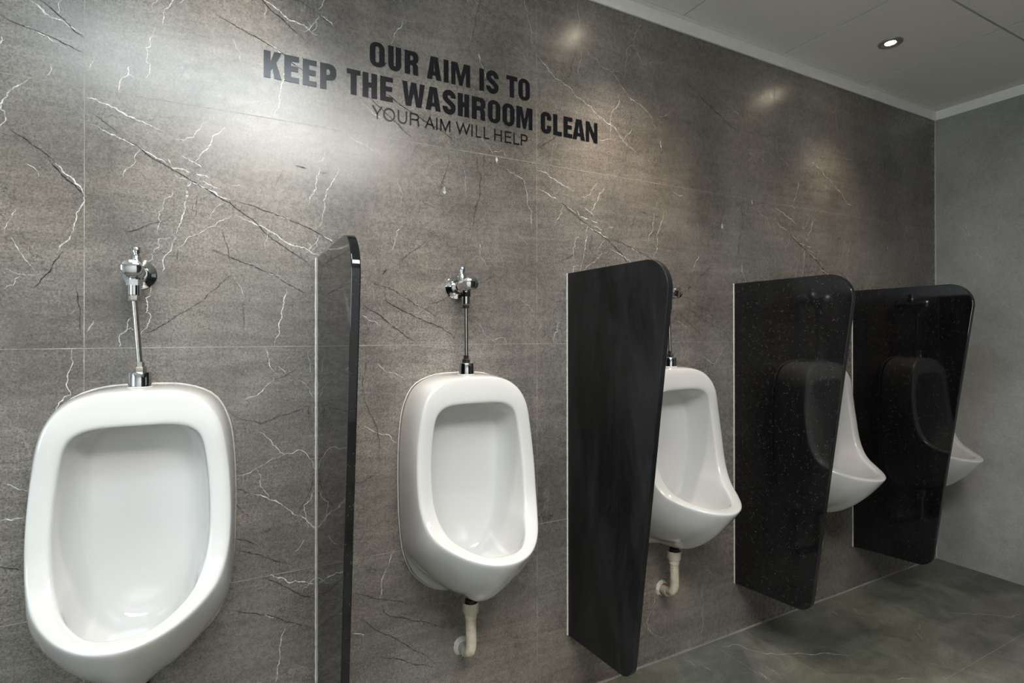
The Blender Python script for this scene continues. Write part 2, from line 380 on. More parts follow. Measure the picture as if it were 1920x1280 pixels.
WALL_VEINS = [('W',1.6,[(0.081,1.202),(0.088,1.186),(0.113,1.128)]),
('W',1.2,[(0.113,1.151),(0.134,1.13)]),
('W',1.8,[(0.102,1.115),(0.071,1.084),(0.034,1.068)]),
('D',1.1,[(0.102,1.115),(0.161,1.141)]),
('D',1.2,[(-0.013,1.044),(0.071,1.002),(0.121,1.021),(0.192,1.042)]),
('D',1.2,[(0.189,1.04),(0.189,0.993)]),
('W',1.8,[(0.061,0.987),(0.1,0.944),(0.128,0.916),(0.169,0.924),(0.207,0.865)]),
('W',1.3,[(0.128,0.916),(0.075,0.894),(0.014,0.874)]),
('W',1.3,[(0.061,0.885),(0.071,0.838),(0.092,0.801)]),
('D',1.2,[(0.006,0.844),(0.046,0.825)]),
('W',2,[(0.046,0.825),(0.092,0.801),(0.143,0.765),(0.165,0.748)]),
('W',3,[(0.165,0.748),(0.187,0.728),(0.209,0.709)]),
('W',1.8,[(0.205,0.811),(0.194,0.788),(0.176,0.774),(0.183,0.743),(0.189,0.713)]),
('D',1.1,[(0.205,0.868),(0.196,0.817),(0.161,0.756)]),
('D',1.2,[(0.006,0.808),(0.046,0.764)]),
('D',1.6,[(0.006,0.715),(0.059,0.692)]),
('D',1.6,[(0.022,0.681),(0.067,0.663),(0.147,0.62)]),
('W',1.6,[(0.178,0.682),(0.154,0.654)]),
('W',2,[(0.371,1.151),(0.427,1.122),(0.457,1.1)]),
('W',2,[(0.332,0.979),(0.376,0.953),(0.432,0.918)]),
('D',1.1,[(0.337,1.204),(0.342,1.14),(0.332,1.1),(0.346,1.03),(0.376,0.948),(0.386,0.852)]),
('D',1.1,[(0.322,0.812),(0.386,0.844)]),
('W',1.2,[(0.187,1.196),(0.192,1.13)]),
('W',1,[(0.165,1.112),(0.205,1.053)]),
('W',3.2,[(0.094,0.605),(0.114,0.592),(0.138,0.575),(0.173,0.57),(0.208,0.552)]),
('D',1.7,[(0.076,0.603),(0.104,0.585),(0.145,0.554),(0.173,0.531),(0.208,0.514)]),
('W',1.6,[(0.173,0.549),(0.194,0.563),(0.208,0.576)]),
('D',1.4,[(-0.006,0.536),(0.039,0.518),(0.078,0.503),(0.118,0.484),(0.159,0.46),(0.201,0.437)]),
('W',2.2,[(0.078,0.503),(0.104,0.491)]),
('W',2.6,[(0.13,0.456),(0.121,0.428),(0.118,0.396),(0.111,0.358),(0.111,0.336),(0.106,0.318)]),
('D',1.4,[(0.31,0.509),(0.362,0.482),(0.439,0.456),(0.464,0.44)]),
('D',1.5,[(0.388,0.47),(0.394,0.433),(0.423,0.414),(0.485,0.386),(0.55,0.358),(0.594,0.338)]),
('D',1.5,[(0.312,0.441),(0.362,0.397),(0.41,0.364),(0.46,0.323),(0.506,0.286),(0.55,0.241)]),
('D',1.2,[(0.382,0.31),(0.435,0.289),(0.493,0.255),(0.55,0.23)]),
('W',2.2,[(0.304,0.398),(0.343,0.38)]),
('W',1.6,[(0.423,0.603),(0.41,0.581),(0.386,0.51),(0.382,0.475)]),
('W',2.2,[(0.892,2.167),(0.921,2.151),(0.947,2.131),(0.992,2.099),(1.039,2.081),(1.098,2.044),(1.142,2.017),(1.192,1.99),(1.262,1.946),(1.327,1.905)]),
('W',1.7,[(1.09,2.248),(1.126,2.216),(1.187,2.181),(1.268,2.129),(1.309,2.096),(1.37,2.074),(1.427,2.008)]),
('W',2,[(1.072,2.386),(1.069,2.354),(1.077,2.325),(1.071,2.288)]),
('W',1.3,[(1.082,2.242),(1.085,2.198),(1.071,2.146),(1.066,2.118)]),
('D',1.1,[(1.063,2.233),(1.045,2.166),(1.018,2.09)]),
('W',1.8,[(1.349,2.403),(1.353,2.385),(1.322,2.344),(1.316,2.304),(1.34,2.268),(1.365,2.236),(1.472,2.272)]),
('W',1.3,[(1.316,2.304),(1.289,2.279),(1.28,2.202),(1.272,2.163)]),
('D',2.2,[(1.538,2.231),(1.619,2.198),(1.739,2.135),(1.843,2.086),(1.952,2.035)]),
('D',1.8,[(1.654,2.282),(1.725,2.252)]),
('W',2,[(1.798,2.178),(1.844,2.16),(1.897,2.141)]),
('W',1.2,[(1.762,2.207),(1.798,2.178)]),
('W',1.8,[(1.905,2.022),(1.96,1.998),(1.936,1.957)]),
('W',1.6,[(1.984,1.991),(2.041,1.967)]),
('W',1.5,[(1.25,2.112),(1.233,2.048),(1.215,2.021),(1.215,1.934)]),
('W',1.4,[(1.442,2.059),(1.501,2.09)]),
('D',1.8,[(0.906,1.848),(0.966,1.892),(0.982,1.908)]),
('W',3,[(1.449,1.968),(1.452,1.939)]),
('W',1.1,[(1.158,1.924),(1.215,1.936)]),
('W',1.2,[(1.309,1.992),(1.262,1.932)]),
('W',1.2,[(1.408,2.241),(1.452,2.188)]),
('W',2,[(2.562,2.407),(2.547,2.259),(2.561,2.142)]),
('W',1.6,[(2.151,2.186),(2.115,2.085),(2.12,2.031),(2.242,1.929)]),
('W',2,[(2.267,1.933),(2.254,1.867),(2.217,1.806)]),
('W',2.2,[(2.318,2.054),(2.41,2.001),(2.518,1.941),(2.617,1.876),(2.704,1.807)]),
('W',1.5,[(2.505,2.141),(2.603,2.08),(2.78,1.983)]),
('W',1.4,[(2.812,2.308),(2.842,2.26),(2.811,2.156)]),
('W',2,[(1.661,0.266),(1.657,0.203),(1.671,0.16),(1.667,0.081),(1.653,0.05),(1.653,0.006)]),
('W',1.8,[(1.374,0.313),(1.413,0.248),(1.395,0.196),(1.374,0.164),(1.383,0.134),(1.419,0.101),(1.494,0.058)]),
('W',1.5,[(1.573,0.358),(1.64,0.305)]),
('W',1.5,[(1.675,0.298),(1.716,0.27)]),
('W',1.5,[(1.792,0.417),(1.817,0.395),(1.836,0.389)]),
('W',2,[(1.778,1.177),(1.738,1.115),(1.606,1.132)]),
('W',1.6,[(1.561,1.14),(1.588,1.179)]),
('W',1.4,[(1.69,1.103),(1.681,1.083)]),
('W',1.4,[(1.796,0.722),(1.836,0.697)]),
('W',3.2,[(-0.393,1.975),(-0.376,1.964),(-0.349,1.946),(-0.329,1.939),(-0.311,1.929),(-0.296,1.923)]),
('D',1.6,[(-0.376,1.98),(-0.354,1.966),(-0.341,1.954),(-0.326,1.94),(-0.313,1.925),(-0.296,1.915)]),
('D',1.4,[(-0.442,1.929),(-0.409,1.916),(-0.384,1.91),(-0.365,1.904),(-0.342,1.898),(-0.319,1.889),(-0.299,1.881)]),
('W',2.4,[(-0.407,1.914),(-0.396,1.915),(-0.381,1.908),(-0.36,1.901),(-0.341,1.89),(-0.328,1.883)]),
('W',2.5,[(-0.393,1.801),(-0.411,1.782),(-0.425,1.768),(-0.431,1.752),(-0.441,1.736),(-0.44,1.723),(-0.433,1.721),(-0.433,1.707)]),
('W',2.5,[(-0.442,1.863),(-0.438,1.874),(-0.441,1.883)]),
('W',1.4,[(-0.336,1.991),(-0.342,1.958)]),
('W',1.2,[(-0.355,1.841),(-0.369,1.807)]),
('W',2.5,[(-0.432,1.708),(-0.436,1.695),(-0.442,1.684)]),
('D',1.6,[(-0.427,1.685),(-0.405,1.67),(-0.38,1.65),(-0.364,1.638),(-0.35,1.626)]),
('W',3.4,[(-0.348,1.62),(-0.329,1.598),(-0.312,1.579),(-0.297,1.558)]),
('D',2.5,[(-0.358,1.625),(-0.342,1.604),(-0.329,1.587),(-0.312,1.575),(-0.299,1.558)]),
('W',2.8,[(-0.297,1.55),(-0.302,1.526),(-0.311,1.494),(-0.319,1.464)]),
('W',1.5,[(-0.397,1.612),(-0.376,1.587)]),
('W',1.2,[(-0.414,1.512),(-0.426,1.482),(-0.434,1.454)]),
('W',3,[(-0.319,1.462),(-0.332,1.442),(-0.342,1.425)]),
('D',1.5,[(-0.334,1.423),(-0.351,1.395),(-0.359,1.374),(-0.372,1.359),(-0.385,1.336)]),
('W',1.4,[(-0.425,1.449),(-0.413,1.427),(-0.396,1.396),(-0.382,1.373)]),
('W',1.2,[(-0.441,1.378),(-0.419,1.371),(-0.403,1.368),(-0.375,1.369)]),
('W',1.1,[(-0.408,1.365),(-0.42,1.343),(-0.437,1.332)]),
('D',1.2,[(-0.311,1.343),(-0.307,1.308),(-0.304,1.274),(-0.302,1.236)]),
('W',2.5,[(-0.318,1.201),(-0.325,1.147),(-0.32,1.098),(-0.341,1.081),(-0.36,1.041)]),
('W',1.8,[(-0.436,0.913),(-0.414,0.899),(-0.392,0.89)]),
('D',1.4,[(-0.441,0.733),(-0.423,0.725),(-0.401,0.716)]),
('W',2,[(-0.441,0.833),(-0.401,0.833)])]
FLOOR_VEINS = [('W',3,[(1.781,-0.062),(1.833,-0.158),(1.982,-0.242),(2.105,-0.317)]),
('W',2.5,[(2.514,-0.266),(2.492,-0.248)]),
('W',2,[(1.715,-0.216),(1.712,-0.268)]),
('W',3,[(2.375,-0.081),(2.367,-0.112)]),
('W',2.5,[(2.801,-0.326),(2.939,-0.406),(3.085,-0.483)]),
('W',2,[(2.485,-0.109),(2.459,-0.168)]),
('W',2,[(1.763,-0.211),(1.759,-0.269)]),
('W',2,[(2.461,-0.211),(2.488,-0.279)]),
('W',2.5,[(2.105,-0.47),(2.171,-0.5)]),
('W',2,[(2.605,-0.314),(2.475,-0.386)]),
('W',4,[(1.561,-0.104),(1.563,-0.131)]),
('W',3,[(1.708,-0.032),(1.784,-0.058),(1.8,-0.086)]),
('W',2.5,[(1.531,-0.028),(1.532,-0.089)]),
('W',2.5,[(1.717,-0.228),(1.702,-0.261)])]
SIDE_VEINS = [('W',1.6,[(-0.114,1.804),(-0.142,1.757),(-0.149,1.713)]),
('W',1.6,[(-0.137,1.814),(-0.165,1.739)]),
('W',1.4,[(-0.183,1.694),(-0.212,1.607)]),
('W',1.4,[(-0.27,1.411),(-0.333,1.354),(-0.374,1.327)]),
('W',1.2,[(-0.249,1.453),(-0.292,1.41)])]
# ---------------------------------------------------------------- setting: walls, floor, ceiling, trims
rng = random.Random(7)

def ribbon(bm, pts, mm, to3, mi, jit, keep=lambda p: True):
    """a thin vein lying on the surface: midpoint-jittered line with a varying width"""
    pts = [Vector(p) for p in pts]
    for it in range(3):
        q = [pts[0]]
        for a, b in zip(pts, pts[1:]):
            d = b - a; n = Vector((-d.y, d.x))
            if d.length > 0.004:
                q.append((a + b) / 2 + n * rng.uniform(-jit, jit))
            q.append(b)
        pts = q
    n = len(pts); rows = []
    for i, p in enumerate(pts):
        t = (pts[min(i + 1, n - 1)] - pts[max(i - 1, 0)])
        if t.length < 1e-7: continue
        t.normalize(); nn = Vector((-t.y, t.x))
        e = min(1.0, 4.0 * min(i, n - 1 - i) / n + 0.25)
        w = mm * 0.0005 * e * rng.uniform(0.30, 1.2)
        rows.append((p, nn * w))
    vs = [(bm.verts.new(to3(p + o)), bm.verts.new(to3(p - o)), p) for p, o in rows]
    for (a, b, p), (c, d, q) in zip(vs, vs[1:]):
        if keep(p) and keep(q):
            f = bm.faces.new((a, b, d, c)); f.material_index = mi

def veins(bm, L, to3w, to3d, off=(0, 0), keep=lambda p: True, wmul=1.0):
    for k, mm, pts in L:
        P = [(a + off[0], b + off[1]) for a, b in pts]
        ribbon(bm, P, mm * wmul * (1.05 if k == 'W' else 1.3), to3w if k == 'W' else to3d, 1 if k == 'W' else 2, 0.15 if k == 'W' else 0.07, keep)

def facing(bm, nrm):
    for f in bm.faces:
        f.normal_update()
        if f.normal.dot(Vector(nrm)) < 0: f.normal_flip()

# wall with the urinals
bm = bmesh.new()
box(bm, XL, XR, 0.0, 0.12, 0.0, ZC)
bm2 = bmesh.new()
yw, yd, yg = -0.0006, -0.0008, -0.0004
w3 = lambda p: (p.x, yw, p.y)
d3 = lambda p: (p.x, yd, p.y)
for cx_, rz_ in ((0, 0), (1.2, 0), (2.4, 0), (0, 0.6)):
    pick = [v for v in TILE_VEINS if rz_ == 0 or v[0] == 'W' or v[1] > 1.25]
    lo, hi = TX0 + cx_, min(TX0 + cx_ + TW, XR - 0.004)
    veins(bm2, pick, w3, d3, (cx_, rz_), lambda p, a=lo, b=hi, z0=1.203 + rz_, z1=min(1.803 + rz_, ZT): a + .001 < p.x < b - .001 and z0 + .001 < p.y < z1 - .001)
veins(bm2, WALL_VEINS, w3, d3, keep=lambda p: XL < p.x < XR - .004 and 0.004 < p.y < ZT)
def strip(b, p, q, w, y, mi):
    p, q = Vector(p), Vector(q); n = 90; t = (q - p).normalized(); o = Vector((-t.y, t.x)); pr = None
    for i in range(n + 1):
        c = p.lerp(q, i / n); ww = w * rng.uniform(0.3, 1.15) / 2
        v = (b.verts.new((c.x + o.x * ww, y, c.y + o.y * ww)), b.verts.new((c.x - o.x * ww, y, c.y - o.y * ww)))
        if pr:
            f = b.faces.new((pr[0], pr[1], v[1], v[0])); f.material_index = mi
        pr = v
for k in range(1, 4):
    strip(bm2, (XL, TZ0 + k * TH), (XR, TZ0 + k * TH), 0.0020, yg, 3)
for k in range(-1, 4):
    strip(bm2, (TX0 + k * TW, 0), (TX0 + k * TW, ZT), 0.0020, yg, 3)
strip(bm2, (XL, 0.004), (XR, 0.004), 0.006, yg, 3)
facing(bm2, (0, -1, 0))
me_tmp = bpy.data.meshes.new('tmp'); bm2.to_mesh(me_tmp); bm2.free(); bm.from_mesh(me_tmp); bpy.data.meshes.remove(me_tmp)
tag(obj('wall_back', bm, [M['stone'], M['vein_white'], M['vein_dark'], M['grout']]), 'dark grey veined stone tile wall behind the urinals', kind='structure')

# right wall
bm = bmesh.new()
box(bm, XR, XR + 0.12, YF, 0.12, 0.0, ZC)
bm2 = bmesh.new()
veins(bm2, SIDE_VEINS, lambda p: (XR - 0.0006, p.x, p.y), lambda p: (XR - 0.0008, p.x, p.y))
facing(bm2, (-1, 0, 0)); bm2.to_mesh(me_tmp := bpy.data.meshes.new('tmp')); bm2.free(); bm.from_mesh(me_tmp); bpy.data.meshes.remove(me_tmp)
box(bm, XR - 0.004, XR, -0.004, 0.0, 0.0, ZT, 3)
tag(obj('wall_right', bm, [M['side'], M['vein_white'], M['vein_dark'], M['sealant']]), 'lighter grey tiled end wall at the right', kind='structure')
WY0, WY1, WZ0, WZ1 = -2.0, -0.9, 0.95, 2.15
bm = bmesh.new()
box(bm, XL - 0.12, XL, YF, WY0, 0, ZC); box(bm, XL - 0.12, XL, WY1, 0.12, 0, ZC)
box(bm, XL - 0.12, XL, WY0, WY1, 0, WZ0); box(bm, XL - 0.12, XL, WY0, WY1, WZ1, ZC)
tag(obj('wall_left', bm, M['plaster']), kind='structure')
win = thing('window_1', '', None, (XL - 0.06, 0, 0)); win['kind'] = 'structure'
bm = bmesh.new()
for y0, y1, z0, z1 in ((WY0, WY1, WZ0, WZ0 + .05), (WY0, WY1, WZ1 - .05, WZ1), (WY0, WY0 + .05, WZ0 + .05, WZ1 - .05), (WY1 - .05, WY1, WZ0 + .05, WZ1 - .05), ((WY0 + WY1) / 2 - .02, (WY0 + WY1) / 2 + .02, WZ0 + .05, WZ1 - .05)):
    box(bm, -0.03, 0.03, y0, y1, z0, z1)
obj('window_frame', bm, M['trim'], win)
for y0, y1 in ((WY0 + .05, (WY0 + WY1) / 2 - .02), ((WY0 + WY1) / 2 + .02, WY1 - .05)):
    bm = bmesh.new(); box(bm, -0.006, 0.006, y0, y1, WZ0 + .05, WZ1 - .05)
    obj('frosted_pane', bm, glow('daylit_frosted_pane', *WINDOW_GLOW), win)
bm = bmesh.new(); box(bm, XL - 0.12, 0.9, YF - 0.12, YF, 0, ZC); box(bm, 0.9, XR + 0.12, YF - 0.12, YF, 0, ZC, 1)  # right-hand part behind the camera made dark to cut bounce light
tag(obj('wall_front', bm, [M['plaster'], M['added_dark']]), kind='structure')

# floor
bm = bmesh.new(); box(bm, XL - 0.12, XR + 0.12, YF - 0.12, 0.12, -0.1, 0.0)
bm2 = bmesh.new()
veins(bm2, FLOOR_VEINS, lambda p: (p.x, p.y, 0.0006), lambda p: (p.x, p.y, 0.0008), wmul=0.6, keep=lambda p: p.x < XR and p.y < 0)
def fstrip(x0, x1, y0, y1):
    f = bm2.faces.new([bm2.verts.new(p) for p in ((x0, y0, .0004), (x1, y0, .0004), (x1, y1, .0004), (x0, y1, .0004))]); f.material_index = 3
fstrip(XL, XR, -0.004, 0); fstrip(XL, XR, -0.558, -0.5565); fstrip(XL, XR, -1.158, -1.1565); fstrip(XL, XR, -1.758, -1.7565)
for x in (-1.9, -0.7, 0.5, 1.7, 2.9): fstrip(x, x + 0.0015, -0.557, 0.0)
facing(bm2, (0, 0, 1)); bm2.to_mesh(me_tmp := bpy.data.meshes.new('tmp')); bm2.free(); bm.from_mesh(me_tmp); bpy.data.meshes.remove(me_tmp)
tag(obj('floor', bm, [M['floor'], M['vein_white'], M['vein_dark'], M['grout']]), 'dark stone tile floor', kind='structure')

# ceiling: boards with dark joints over a backing slab
bm = bmesh.new()
box(bm, XL - 0.12, XR + 0.12, YF - 0.12, 0.12, ZC + 0.012, ZC + 0.1, 1)
xs = [XL] + [x for x in (1.543 + 0.6 * k for k in range(-7, 4)) if XL + .05 < x < XR] + [3.358, XR]
xs = sorted(set(round(x, 4) for x in xs)); xs = [x for x in xs if not (3.34 < x < 3.355)]
ys = [0.0, -0.027, -0.552, -1.152, -1.752, -2.352, -2.952, YF]
for a, b in zip(xs, xs[1:]):
    for j, (c, d) in enumerate(zip(ys, ys[1:])):
        gy0 = 0.0012 if j < 2 else 0.004
        gy1 = 0.0006 if j < 1 else 0.004
        gx = 0.0034 if a < 3.2 else 0.0006
        if j == 0:
            if a == xs[0]: box(bm, XL, XR, d + 0.0006, 0.0, ZC, ZC + 0.012)
            continue
        box(bm, a + gx, b - gx, d + gy1, c - gy0, ZC, ZC + 0.012)
tag(obj('ceiling', bm, [M['ceiling'], M['ceiling_gap']]), 'grey board ceiling with dark joints', kind='structure')
bm = bmesh.new(); box(bm, XL, XR - 0.0005, -0.007, 0.0, ZT, ZC - 0.0005, 0, 0.001)
tag(obj('trim_1', bm, M['trim']), 'white edge trim where the dark wall meets the ceiling', kind='structure')
bm = bmesh.new(); box(bm, XR - 0.007, XR, YF, -0.0075, ZT, ZC - 0.0005, 0, 0.001)
tag(obj('trim_2', bm, M['trim']), 'white edge trim along the top of the right wall', kind='structure')

# ---------------------------------------------------------------- lamps
def downlight(x, y, label, watts):
    t = thing('downlight', label, 'ceiling light', (x, y, ZC), 'recessed ceiling downlights')
    b = bmesh.new(); lathe(b, [(0.0200, -0.0012), (0.0215, -0.0030), (0.0260, -0.0026), (0.0300, -0.0045), (0.043, -0.0045), (0.0455, 0.0), (0.0200, 0.0), (0.0200, -0.0012)], (0, 0, 0))
    obj('rim', b, M['lamp_rim'], t, 30)
    b = bmesh.new(); lathe(b, [(0, -0.0018), (0.0195, -0.0018), (0.0195, -0.0005), (0, -0.0005)], (0, 0, 0))
    obj('lens', b, M['lens'], t, 30)
    sp = bpy.data.lights.new('downlight_beam', 'SPOT'); sp.energy = watts; sp.color = SPOT_COL
    sp.spot_size = math.radians(94); sp.spot_blend = 1.0; sp.shadow_soft_size = 0.026
    so = bpy.data.objects.new('beam', sp); col.objects.link(so); so.parent = t; so.location = (0, 0, -0.030)
    return t
M['lens'] = glow('lit_lamp_lens', (1.0, 0.84, 0.64), LENS_GLOW)
downlight(2.457, -0.285, 'small round lit downlight in the ceiling above the third divider', SPOT_W[0])
downlight(1.245, -0.285, 'round downlight above the second divider, seen only as a glow on the wall', SPOT_W[1])
downlight(0.033, -0.285, 'round downlight above the first urinals, out of the picture at the top', SPOT_W[2])
for px, py, sx, sy, c, s in PANELS:
    t = thing('ceiling_panel_light', 'flat cool white light panel in the ceiling toward the left' if px < 0 else 'flat long white light panel in the ceiling behind the viewer', 'ceiling light', (px, py, ZC))
    b = bmesh.new()
    for x0, x1, y0, y1 in ((-sx / 2, sx / 2, -sy / 2, -sy / 2 + .02), (-sx / 2, sx / 2, sy / 2 - .02, sy / 2), (-sx / 2, -sx / 2 + .02, -sy / 2 + .02, sy / 2 - .02), (sx / 2 - .02, sx / 2, -sy / 2 + .02, sy / 2 - .02)):
        box(b, x0, x1, y0, y1, -0.012, -0.0005)
    obj('frame', b, M['trim'], t)
    b = bmesh.new(); box(b, -sx / 2 + .0205, sx / 2 - .0205, -sy / 2 + .0205, sy / 2 - .0205, -0.009, -0.001)
    obj('diffuser', b, glow('lit_panel_diffuser', c, s), t)

# ---------------------------------------------------------------- urinals
RIM_SHEET = [(-0.1239, 1.1103), (-0.1389, 1.0345), (-0.1418, 0.9441), (-0.1512, 0.8491), (-0.1691, 0.7629), (-0.2069, 0.706), (-0.2705, 0.6782), (-0.3547, 0.6578)]
SHEET = spline([(a, b, 0) for a, b in RIM_SHEET], 40)
def sheet(s):
    u = max(0.0, min(1.0, s)) * (len(SHEET) - 1); i = min(int(u), len(SHEET) - 2); p = SHEET[i].lerp(SHEET[i + 1], u - i)
    return p.x, p.y
def rim_half(s0, s1, sm, nt, nb, w0, w1, w2, N=400):
    out = []
    for k in range(N + 1):
        a = math.pi / 2 - math.pi * k / N
        c, s = math.cos(a), math.sin(a); n = nt if s > 0 else nb
        cx = abs(c) ** (2 / n); sy = math.copysign(abs(s) ** (2 / n), s)
        S = sm - (sm - s0) * sy if s > 0 else sm - (s1 - sm) * sy
        q = (S - s0) / (s1 - s0)
        W = w0 * (1 - q) * (1 - 2 * q) + w1 * 4 * q * (1 - q) + w2 * q * (2 * q - 1)
        y, z = sheet(S); out.append(Vector((cx * W, y, z)))
    return out
def resample(P, n):
    L = [0.0]
    for a, b in zip(P, P[1:]): L.append(L[-1] + (b - a).length)
    out = []; j = 0
    for k in range(n + 1):
        d = L[-1] * k / n
        while j < len(P) - 2 and L[j + 1] < d: j += 1
        s = (d - L[j]) / max(1e-9, L[j + 1] - L[j]); out.append(P[j].lerp(P[j + 1], max(0, min(1, s))))
    return out
NH = 44
outer = resample(rim_half(0.0, 1.0, 0.2669, 3.3055, 1.945, 0.1485, 0.1915, 0.2226), NH)
inner = resample(rim_half(0.1399, 0.9324, 0.2605, 4.4335, 3.1617, 0.1171, 0.1402, 0.1026), NH)
back = resample(spline([(0, 0, 1.118), (0.08, 0, 1.113), (0.143, 0, 1.086), (0.174, 0, 1.033), (0.187, 0, 0.964), (0.192, 0, 0.86), (0.191, 0, 0.743), (0.187, 0, 0.672), (0.179, 0, 0.606), (0.165, 0, 0.5625), (0.143, 0, 0.523), (0.095, 0, 0.4800), (0.045, 0, 0.460), (0, 0, 0.456)], 12), NH)
def superhalf(zt, zb, zm, w0, w1, nt, nb, y):
    out = []
    for k in range(301):
        a = math.pi / 2 - math.pi * k / 300; c, s = math.cos(a), math.sin(a); n = nt if s > 0 else nb
        z = zm + (zt - zm if s > 0 else zm - zb) * math.copysign(abs(s) ** (2 / n), s)
        q = (zt - z) / (zt - zb); out.append(Vector((abs(c) ** (2 / n) * (w0 + (w1 - w0) * q), y, z)))
    return out
deep = resample(superhalf(1.035, 0.575, 0.83, 0.105, 0.098, 4.0, 2.6, -0.036), NH)
bz = lambda a, b, c, t: a * (1 - t) ** 2 + b * 2 * t * (1 - t) + c * t * t

def bowl_mesh():
    loops = []
    low = [1 - smooth01(0.50, 0.64, p.z) for p in back]
    loops.append(back)
    loops.append([Vector((p.x, -0.020, p.z)) for p in back])
    b2 = []
    for p, l in zip(back, low):
        c = Vector((0, 0, 0.66)); d = (c - p); d.y = 0
        k = 0.030 * l * smooth01(0.0, 0.06, p.x)
        q = p + (d.normalized() * k if d.length else d); b2.append(Vector((q.x, -0.026 - 0.012 * l, q.z)))
    loops.append(b2)
    ctrl = []
    for p, o, l in zip(b2, outer, low):
        lo = 1 - smooth01(0.46, 0.66, p.z)
        ctrl.append(Vector((max(p.x, o.x) * (1.0 - 0.05 * lo), o.y * (0.86 - 0.26 * lo), p.z - 0.014 * lo)))
    for t in (0.2, 0.4, 0.6, 0.8, 0.93):
        loops.append([bz(p, c, o, t) for p, c, o in zip(b2, ctrl, outer)])
    loops.append(outer)
    for t in (0.16, 0.5, 0.84):
        L = []
        for o, i in zip(outer, inner):
            q = o.lerp(i, t); bulge = 0.0035 if t == 0.5 else 0.0025
            n = Vector((0, -1, 0)).lerp(Vector((0, -0.35, 1)), 1 - smooth01(0.66, 0.74, q.z)); L.append(q + n.normalized() * bulge)
        loops.append(L)
    loops.append(inner)
    c2 = []
    for i, d in zip(inner, deep):
        lo = 1 - smooth01(0.678, 0.715, i.z)
        c2.append(Vector((i.x * 0.985, (1 - lo) * (-0.052) + lo * (i.y * 0.80), (1 - lo) * (0.35 * i.z + 0.65 * d.z) + lo * 0.515)))
    for t in (0.07, 0.22, 0.42, 0.62, 0.82):
        L = [bz(i, c, d, t) for i, c, d in zip(inner, c2, deep)]
        k0 = next(k for k, i in enumerate(inner) if i.z < 0.683 and k > NH // 2)
        for k in range(k0, NH + 1):          # low ledge where the side walls meet the sloping basin
            p = L[k]; n = (Vector((0, -0.12, 0.80)) - p).normalized()
            L[k] = p + n * 0.0075 * math.sin(math.pi * min(1.0, t * 1.05)) ** 0.7
        loops.append(L)
    loops.append(deep)
    cen = Vector((0, -0.031, 0.78))
    for s in (0.72, 0.4):
        L = []
        for d in deep:
            q = cen.lerp(d, s); q.y = -0.031 - 0.003 * s; L.append(q)
        loops.append(L)
    b = bmesh.new(); rows = []
    for L in loops:
        r = [b.verts.new(p) if 0 < k < NH else b.verts.new((0, p.y, p.z)) for k, p in enumerate(L)]
        r += [b.verts.new((-p.x, p.y, p.z)) for p in reversed(L[1:NH])]
        rows.append(r)
    n = 2 * NH
    for A, B in zip(rows, rows[1:]):
        for k in range(n):
            b.faces.new((A[k], A[(k + 1) % n], B[(k + 1) % n], B[k]))
    cv = b.verts.new(cen)
    for k in range(n): b.faces.new((rows[-1][k], rows[-1][(k + 1) % n], cv))
    b.faces.new(rows[0])
    bmesh.ops.recalc_face_normals(b, faces=b.faces)
    return b

u_root = thing('urinal', '', 'urinal', (0, 0, 0), 'white wall urinals')
bowl = obj('bowl', bowl_mesh(), M['ceramic'], u_root, 180)
ss = bowl.modifiers.new('smooth', 'SUBSURF'); ss.levels = 2; ss.render_levels = 2
b = bmesh.new()      # thin bead of sealant between the ceramic and the tiles, upper part
tube(b, [Vector((x * 0.997, -0.0024, z - 0.0005)) for x, z in [(-p.x, p.z) for p in reversed(back[1:NH])] + [(p.x, p.z) for p in back]], 0.0025, 8)
obj('sealant_bead', b, M['sealant'], u_root, 60)
U = [(-0.1791, 0.0, 'nearest white ceramic urinal, large at the left of the picture'),
     (0.6257, 0.0, 'white ceramic urinal between the first and second black dividers'),
     (1.4237, 0.0, 'white ceramic urinal half covered by the second black divider'),
     (2.2632, 0.0, 'white ceramic urinal jutting out behind the third black divider'),
     (3.0700, -0.014, 'farthest white ceramic urinal, only its lip showing by the right wall')]
urinals = []
for i, (x, dz, lab) in enumerate(U):
    o = u_root if i == 0 else copy_tree(u_root)
    o.location = (x, 0, dz); o['label'] = lab; urinals.append(o)

